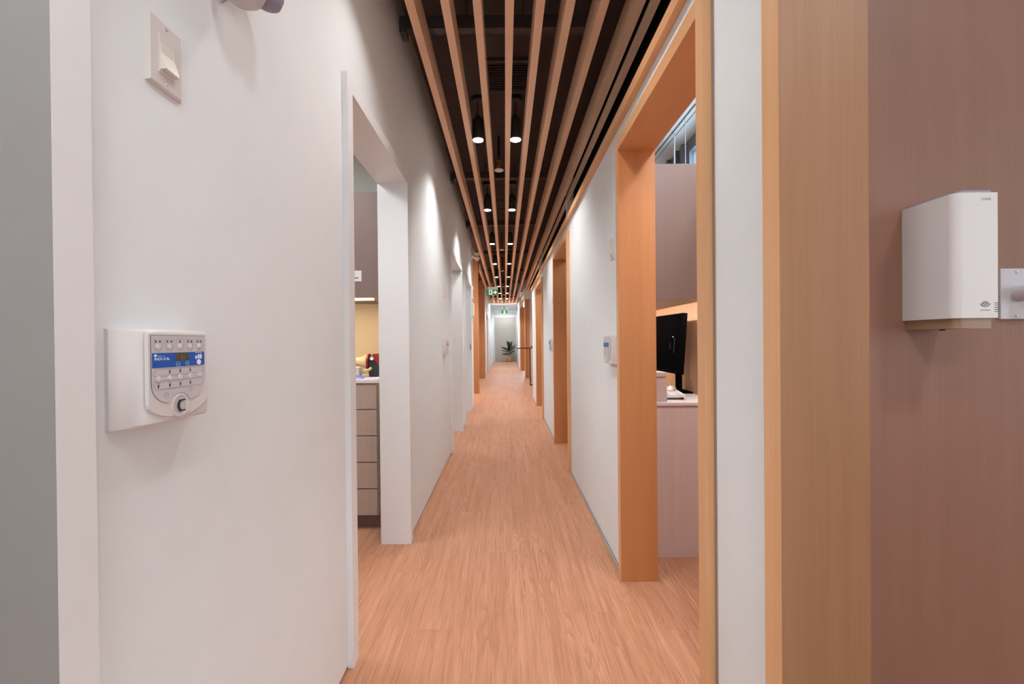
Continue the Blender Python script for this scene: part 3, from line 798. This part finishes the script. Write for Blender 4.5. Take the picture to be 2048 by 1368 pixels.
bm = bmesh.new(); bm_box(bm, -2.3, -.85, 2.80, 2.83, 1.443, 1.453); part('led_strip', bm, 'warm_led', t, label='glowing warm light strip')
area('under_cabinet_light', (-1.2, 2.86, 1.44), (.7, .03), 1.1, (1, .80, .52))
t = thing('notice_card', 'small white notice card stuck on the taupe wall cabinet', 'notice', (-.93, 2.753, 1.62))
box('card', -.99, -.905, 2.7525, 2.7548, 1.556, 1.624, 'plastic', t); box('printing', -.985, -.925, 2.7515, 2.7524, 1.575, 1.581, 'icon', t)
o = box('paper_sheet', -1.25, -.80, 2.71, 3.0, .9365, .939, 'sheet'); tag(o, 'lavender paper sheet lying on the worktop edge', 'paper')
# bench tool
t = thing('bench_tool', 'red and charcoal bench tool with cream nozzle on the worktop', 'tool', (-.87, 2.9, .94))
fnx = lambda u, v, h: (u, h, v)
bm = bmesh.new(); bm_prism(bm, [(-.91, .9405), (-.79, .9405), (-.785, .965), (-.80, 1.00), (-.855, 1.072), (-.89, 1.082), (-.91, 1.05), (-.915, 1.0)], fnx, 2.90, 3.02); part('body', bm, 'dark', t)
bm = bmesh.new(); bm_prism(bm, [(-.872, 1.055), (-.81, .975), (-.79, .985), (-.79, 1.01), (-.852, 1.092), (-.885, 1.092)], fnx, 2.89, 3.03); part('guard', bm, 'red', t, label='red sloping guard')
bm = bmesh.new(); bm_lathe(bm, [(.028, -1.05), (.030, -1.04), (.030, -.978), (.034, -.975), (.037, -.955), (.050, -.932), (.053, -.926), (.046, -.922)], (0, 2.93, 1.04), 'x'); part('nozzle', bm, 'cream', t, True, label='cream flared nozzle')
bm = bmesh.new(); bm_lathe(bm, [(.046, -.924), (.054, -.922), (.054, -.914), (.046, -.912)], (0, 2.93, 1.04), 'x'); part('collar', bm, 'red', t, True)
bm = bmesh.new(); bm_cyl(bm, (-.888, 2.885, 1.062), (-.888, 2.905, 1.062), .011, .012); part('knob', bm, 'white', t, True)
bm = bmesh.new(); bm_tube(bm, [(-.943, 2.885, .968), (-.938, 2.872, .975), (-.925, 2.865, .985), (-.905, 2.87, .985), (-.89, 2.885, 1.0)], .009, 12); part('handle', bm, 'cream', t, True)
t = thing('small_box', 'small grey white box at the left end of the worktop items', 'box', (-.97, 2.86, .94))
box('body', -1.03, -.955, 2.83, 2.89, .9395, 1.0, 'plasticg', t, .002); box('lid', -1.032, -.953, 2.828, 2.892, 1.0, 1.008, 'plastic', t, .002)
t = thing('face_mask', 'crumpled blue face mask on the lavender paper', 'mask', (-.93, 2.78, .94))
bm = bmesh.new(); G = []
for i in range(9):
    row = []
    for j in range(7):
        u, v = i/8, j/6
        row.append(bm.verts.new((-1.0+u*.10, 2.74+v*.05, .945+.018*math.sin(u*PI)*math.sin(v*PI*.9+.3)+.004*math.sin(9*v))))
    G.append(row)
for i in range(8):
    for j in range(6): bm.faces.new((G[i][j], G[i+1][j], G[i+1][j+1], G[i][j+1]))
ext = bmesh.ops.extrude_face_region(bm, geom=list(bm.faces)); bmesh.ops.translate(bm, verts=[q for q in ext['geom'] if isinstance(q, bmesh.types.BMVert)], vec=(0, 0, .0015))
part('cloth', bm, 'mask', t, True)
bm = bmesh.new(); bm_tube(bm, [(-.905, 2.79, .95), (-.895, 2.77, .944), (-.905, 2.745, .943), (-.94, 2.735, .943)], .0015, 6); part('ear_loop', bm, 'white', t)

# ================================================================== WORKROOM (right)
t = thing('computer_desk', 'pale pinkish wood desk seen from its end through the wood doorway', 'desk', (.95, 2.9, 0))
box('end_panel', .75, 1.165, 2.325, 2.35, .001, .815, 'deskw', t)
box('end_panel', .75, 1.165, 4.0, 4.025, .001, .815, 'deskw', t)
box('desktop', .74, 1.168, 2.318, 4.03, .8155, .832, 'counter', t, .001)
box('modesty_panel', 1.14, 1.165, 2.35, 4.0, .2, .815, 'deskw', t)
t = thing('wall_cabinet', 'mauve wall cabinet above the computer desk, seen end on', 'cabinet', (1.0, 3.0, 1.4))
box('body', .815, 1.168, 2.45, 4.0, 1.397, 2.157, 'taupe', t)
for a in (2.46, 2.98, 3.5): box('door', .798, .814, a, a+.51, 1.4, 2.154, 'taupe', t, .001)
t2 = bmesh.new(); bm_box(t2, .822, .836, 2.55, 3.9, 1.388, 1.3965); part('led_strip', t2, 'warm_led', t, label='added glowing strip under the cabinet, out of view')  # strip body added for the desk fill, hidden by the jamb
area('desk_strip_fill', (.84, 3.0, 1.385), (.015, 1.0), 2.6, (1, .93, .84), (0, math.radians(-28), 0))  # added fill that lights the board behind the monitor
bm = bmesh.new(); bm_cyl(bm, (1.125, 2.475, 1.388), (1.125, 2.475, 1.3965), .012, n=16); part('fill_puck', bm, 'warm_led', t)  # puck body added for the small fill, hidden by the casing
area('desk_puck_fill', (1.12, 2.475, 1.386), (.02, .02), .55, (1, .93, .84), (math.radians(14), 0, 0))  # small fill added to reach the board beside the monitor
# monitor
t = thing('computer_monitor', 'black computer monitor standing on the pale desk', 'monitor', (1.03, 2.78, .832))
rm = Matrix.Translation((1.02, 2.80, 1.15)) @ Matrix.Rotation(math.radians(4), 4, 'Y') @ Matrix.Rotation(math.radians(2), 4, 'Z')
def tr(bm, m):
    for q in bm.verts: q.co = m @ q.co
bm = bmesh.new(); bm_box(bm, -.012, .02, -.275, .275, -.185, .175, .004); tr(bm, rm); part('housing', bm, 'bezel', t)
bm = bmesh.new(); bm_box(bm, -.0135, -.0119, -.265, .265, -.16, .167); tr(bm, rm); part('screen', bm, 'screen', t)
bm = bmesh.new(); bm_cyl(bm, (-.0155, -.17, .035), (-.0134, -.17, .035), .0028, n=12); tr(bm, rm); part('power_led', bm, 'led', t, label='lit blue power light')
bm = bmesh.new(); bm_box(bm, -.0145, -.0134, -.196, -.192, -.06, .03); bm_box(bm, -.0145, -.0134, -.135, -.132, -.04, .0); tr(bm, rm); part('side_marking', bm, 'dark', t)
box('stand', 1.105, 1.125, 2.77, 2.83, .84, 1.1, 'bezel', t); box('arm', 1.04, 1.11, 2.78, 2.82, 1.08, 1.11, 'bezel', t); box('base', 1.095, 1.165, 2.70, 2.90, .8325, .843, 'bezel', t, .003)
t = thing('storage_box', 'lidded pinkish storage box at the front of the desk', 'box', (.81, 2.41, .832))
bm = bmesh.new(); fn2 = lambda u, v, h: (u, h, v)
bm_prism(bm, [(.75, .8325), (.877, .8325), (.870, .968), (.757, .968)], fn2, 2.36, 2.46); part('body', bm, 'box', t)
box('lid', .752, .875, 2.355, 2.465, .968, .992, 'box', t, .002)
# keyboard
t = thing('keyboard', 'white computer keyboard lying on the desk below the monitor', 'keyboard', (.98, 2.65, .833))
km = Matrix.Translation((.975, 2.60, .8335)) @ Matrix.Rotation(math.radians(-12), 4, 'Z') @ Matrix.Rotation(math.radians(-3), 4, 'Y')
bm = bmesh.new(); bm_box(bm, -.068, .068, -.17, .17, .010, .021, .002); tr(bm, km); part('case', bm, 'plastic', t)
bm = bmesh.new()
for r in range(5):
    for c in range(14): bm_box(bm, -.058+r*.0235, -.038+r*.0235, -.16+c*.023, -.141+c*.023, .021, .0245)
tr(bm, km); ky = part('keys', bm, 'plasticg', t)
bm = bmesh.new()
for y in (-.15, .15): bm_box(bm, .04, .055, y-.01, y+.01, .0, .0102); bm_box(bm, -.06, -.05, y-.01, y+.01, .004, .0102)
tr(bm, km); part('foot', bm, 'dark', t)
t = thing('computer_mouse', 'white computer mouse beyond the keyboard under the monitor', 'mouse', (1.0, 2.62, .86))
bm = bmesh.new()
mm = Matrix.Translation((1.015, 2.66, .8585)) @ Matrix.Rotation(math.radians(-25), 4, 'Z')
bmesh.ops.create_uvsphere(bm, u_segments=24, v_segments=12, radius=1.0)
for q in bm.verts: q.co = Vector((q.co.x*.028, q.co.y*.05, max(q.co.z, -.15)*.026+.004))
tr(bm, mm); part('shell', bm, 'plastic', t, True)
bm = bmesh.new(); bm_cyl(bm, (-.003, -.022, .027), (.003, -.022, .027), .006, n=14); tr(bm, mm); part('wheel', bm, 'plasticg', t, True)
# blind cords
for y, lb, r in ((3.62, 'thick white blind cord hanging in front of the window', .006), (3.40, 'thin white blind cord nearer the window pane', .003)):
    t = thing('blind_cord', lb, 'cord', (1.42, y, 2.2)); xx = 1.42
    bm = bmesh.new(); bm_tube(bm, [(xx, y, 2.885), (xx, y+.004, 2.6), (xx+.002, y, 2.4), (xx+.008, y-.004, 2.25), (xx+.006, y, 1.3)], r, 8); part('cord', bm, 'white', t, True)
# building outside the window
t = thing('outside_building', 'pale blue-grey building outside the workroom window', 'building', (9, 16, 0))
box('facade', 7.0, 9.0, 8, 24, 0, 9.5, 'building', t)
bm = bmesh.new()
for r in range(4):
    for c in range(6): bm_box(bm, 6.95, 7.0, 9+c*2.4, 10.4+c*2.4, 1.2+r*2.3, 2.7+r*2.3)
part('window', bm, 'bwin', t)

# ================================================================== SIGNS, RAIL, PLANT
def exit_sign(x0, x1, y, z0, z1, arrow, lab):
    t = thing('exit_sign', lab, 'exit sign', ((x0+x1)/2, y, z1))
    box('housing', x0, x1, y, y+.03, z0, z1, 'signframe', t, .003)
    box('face', x0+.008, x1-.008, y-.003, y, z0+.008, z1-.008, 'green', t)
    w_, h_ = x1-x0, z1-z0
    f = lambda u, v, h: (x0+u*w_, y-.003-h, z0+v*h_)
    bm = bmesh.new()
    if arrow:
        bm_prism(bm, [(.24, .08), (.52, .08), (.52, .92), (.24, .92)], f, 0, .002)
        bm_prism(bm, [(.57, .42), (.76, .42), (.68, .22), (.77, .22), (.92, .5), (.77, .78), (.68, .78), (.76, .58), (.57, .58)], f, 0, .002)
    else:
        bm_prism(bm, [(.36, .08), (.64, .08), (.64, .92), (.36, .92)], f, 0, .002)
    part('figure_panel', bm, 'signw', t)
    bm = bmesh.new(); c = .38 if arrow else .5
    q = lambda a, b: (c+a*.45*h_/w_, .5+b*.45)
    bm_ring(bm, f, *q(.12, .66), .01, .07, .002, .004, 12, su=h_/w_)
    def limb(pts, wd):
        for a, b in zip(pts, pts[1:]):
            a, b = Vector(q(*a)), Vector(q(*b)); d = (b-a).normalized(); n_ = Vector((-d.y, d.x))*wd
            bm_prism(bm, [tuple(a+n_), tuple(a-n_), tuple(b-n_), tuple(b+n_)], f, .002, .004)
    limb([(.05, .5), (-.1, -.1)], .05); limb([(-.1, -.1), (.25, -.3), (.1, -.75)], .03); limb([(-.1, -.1), (-.3, -.45), (-.65, -.5)], .03)
    limb([(.05, .45), (.4, .2), (.55, .35)], .022); limb([(.05, .45), (-.3, .4), (-.45, .1)], .022)
    part('running_figure', bm, 'green', t)
    return t
t = exit_sign(-.468, -.17, 10.9, 2.325, 2.463, True, 'green running-man exit sign with right arrow, left side under the slats')
box('canopy', -.43, -.175, 10.89, 10.95, 2.463, 2.53, 'signframe', t); box('hanger', -.33, -.30, 10.9, 10.93, 2.53, 2.928, 'cyl', t)
t = exit_sign(-.16, .115, 20.0, 2.43, 2.60, False, 'farther green running-man exit sign over the corridor end')
box('canopy', -.06, .02, 20.0, 20.05, 2.60, 2.78, 'signframe', t)
box('lower_plate', -.15, .105, 20.0, 20.03, 2.39, 2.43, 'plasticg', t)
for x in (-.13, .10):
    bm = bmesh.new(); bm_cyl(bm, (x, 19.98, 2.66), (x, 20.04, 2.68), .03, .02, 16); part('lamp_head', bm, 'escut', t, True)

t = thing('metal_rail', 'black metal rail and post standing by the right alcove', 'railing', (.65, 11.4, 0))
bm = bmesh.new(); bm_box(bm, .635, .66, 11.37, 11.395, .0, .98); part('post', bm, 'blackm', t)
bm = bmesh.new(); bm_box(bm, .635, 1.6, 11.37, 11.395, .001, .026); part('foot_bar', bm, 'blackm', t)
bm = bmesh.new(); bm_box(bm, .30, 1.6, 11.37, 11.40, .965, .99); part('top_bar', bm, 'blackm', t)
bm = bmesh.new(); bm_box(bm, .66, 1.6, 11.375, 11.395, 1.00, 1.03); part('upper_grip', bm, 'blackm', t)
bm = bmesh.new(); bm_box(bm, 1.575, 1.6, 11.37, 11.395, .026, .965); part('post', bm, 'blackm', t)

t = thing('potted_plant', 'dark leafy plant in a tan basket against the grey end panel', 'plant', (.2, 24.45, 0))
bm = bmesh.new(); bm_lathe(bm, [(.12, .002), (.15, .03), (.175, .16), (.165, .27), (.15, .28), (.14, .22)], (.22, 24.4, 0), 'z', 28); part('basket', bm, 'pot', t, True)
bm = bmesh.new(); bm_cyl(bm, (.22, 24.4, .2), (.22, 24.4, .235), .135); part('soil', bm, 'soil', t)
bm = bmesh.new(); bm_tube(bm, [(.22, 24.4, .2), (.23, 24.4, .45), (.215, 24.41, .7), (.22, 24.4, .95)], .016, 10); bm_tube(bm, [(.225, 24.4, .5), (.26, 24.4, .7), (.30, 24.38, .88)], .01, 8); part('stem', bm, 'stem', t)
def leaf(base, az, el, L, W, roll=0):
    bm = bmesh.new(); n = 10; rows = []
    for i in range(n+1):
        s = i/n; wd = W*math.sin(PI*min(1, s*.97+.03))**.7*(1-.25*s)
        y = s*L; z = -.22*L*s*s
        rows.append([bm.verts.new((wd*q*.5, y, z+abs(q)*wd*.12)) for q in (-1, -.5, 0, .5, 1)])
    for a, b in zip(rows, rows[1:]):
        for j in range(4): bm.faces.new((a[j], a[j+1], b[j+1], b[j]))
    e = bmesh.ops.extrude_face_region(bm, geom=list(bm.faces)); bmesh.ops.translate(bm, verts=[q for q in e['geom'] if isinstance(q, bmesh.types.BMVert)], vec=(0, 0, .003))
    tr(bm, Matrix.Translation(base) @ Matrix.Rotation(az, 4, 'Z') @ Matrix.Rotation(el, 4, 'X') @ Matrix.Rotation(roll, 4, 'Y'))
    part('leaf', bm, 'leaf', t, True)
rd = math.radians
for base, az, el, L, W, ro in (
  ((.225, 24.4, .40), 80, 12, .42, .13, 50), ((.22, 24.4, .52), 95, 22, .48, .14, -50), ((.22, 24.4, .62), 78, 30, .50, .13, 60),
  ((.23, 24.4, .42), -88, 42, .40, .13, 50), ((.23, 24.4, .55), -80, 48, .46, .14, -40), ((.22, 24.4, .70), -95, 40, .48, .15, 50),
  ((.215, 24.4, .72), 60, 72, .46, .20, 40), ((.215, 24.4, .80), 100, 80, .42, .22, 10), ((.22, 24.4, .82), -70, 70, .42, .17, 20),
  ((.22, 24.4, .66), -20, 62, .42, .17, 0), ((.22, 24.4, .60), 170, 50, .42, .18, 0), ((.28, 24.39, .80), -75, 75, .36, .13, 60), ((.22, 24.4, .76), 150, 78, .44, .20, 20)):
    leaf(base, rd(az), rd(el), L, W, rd(ro))
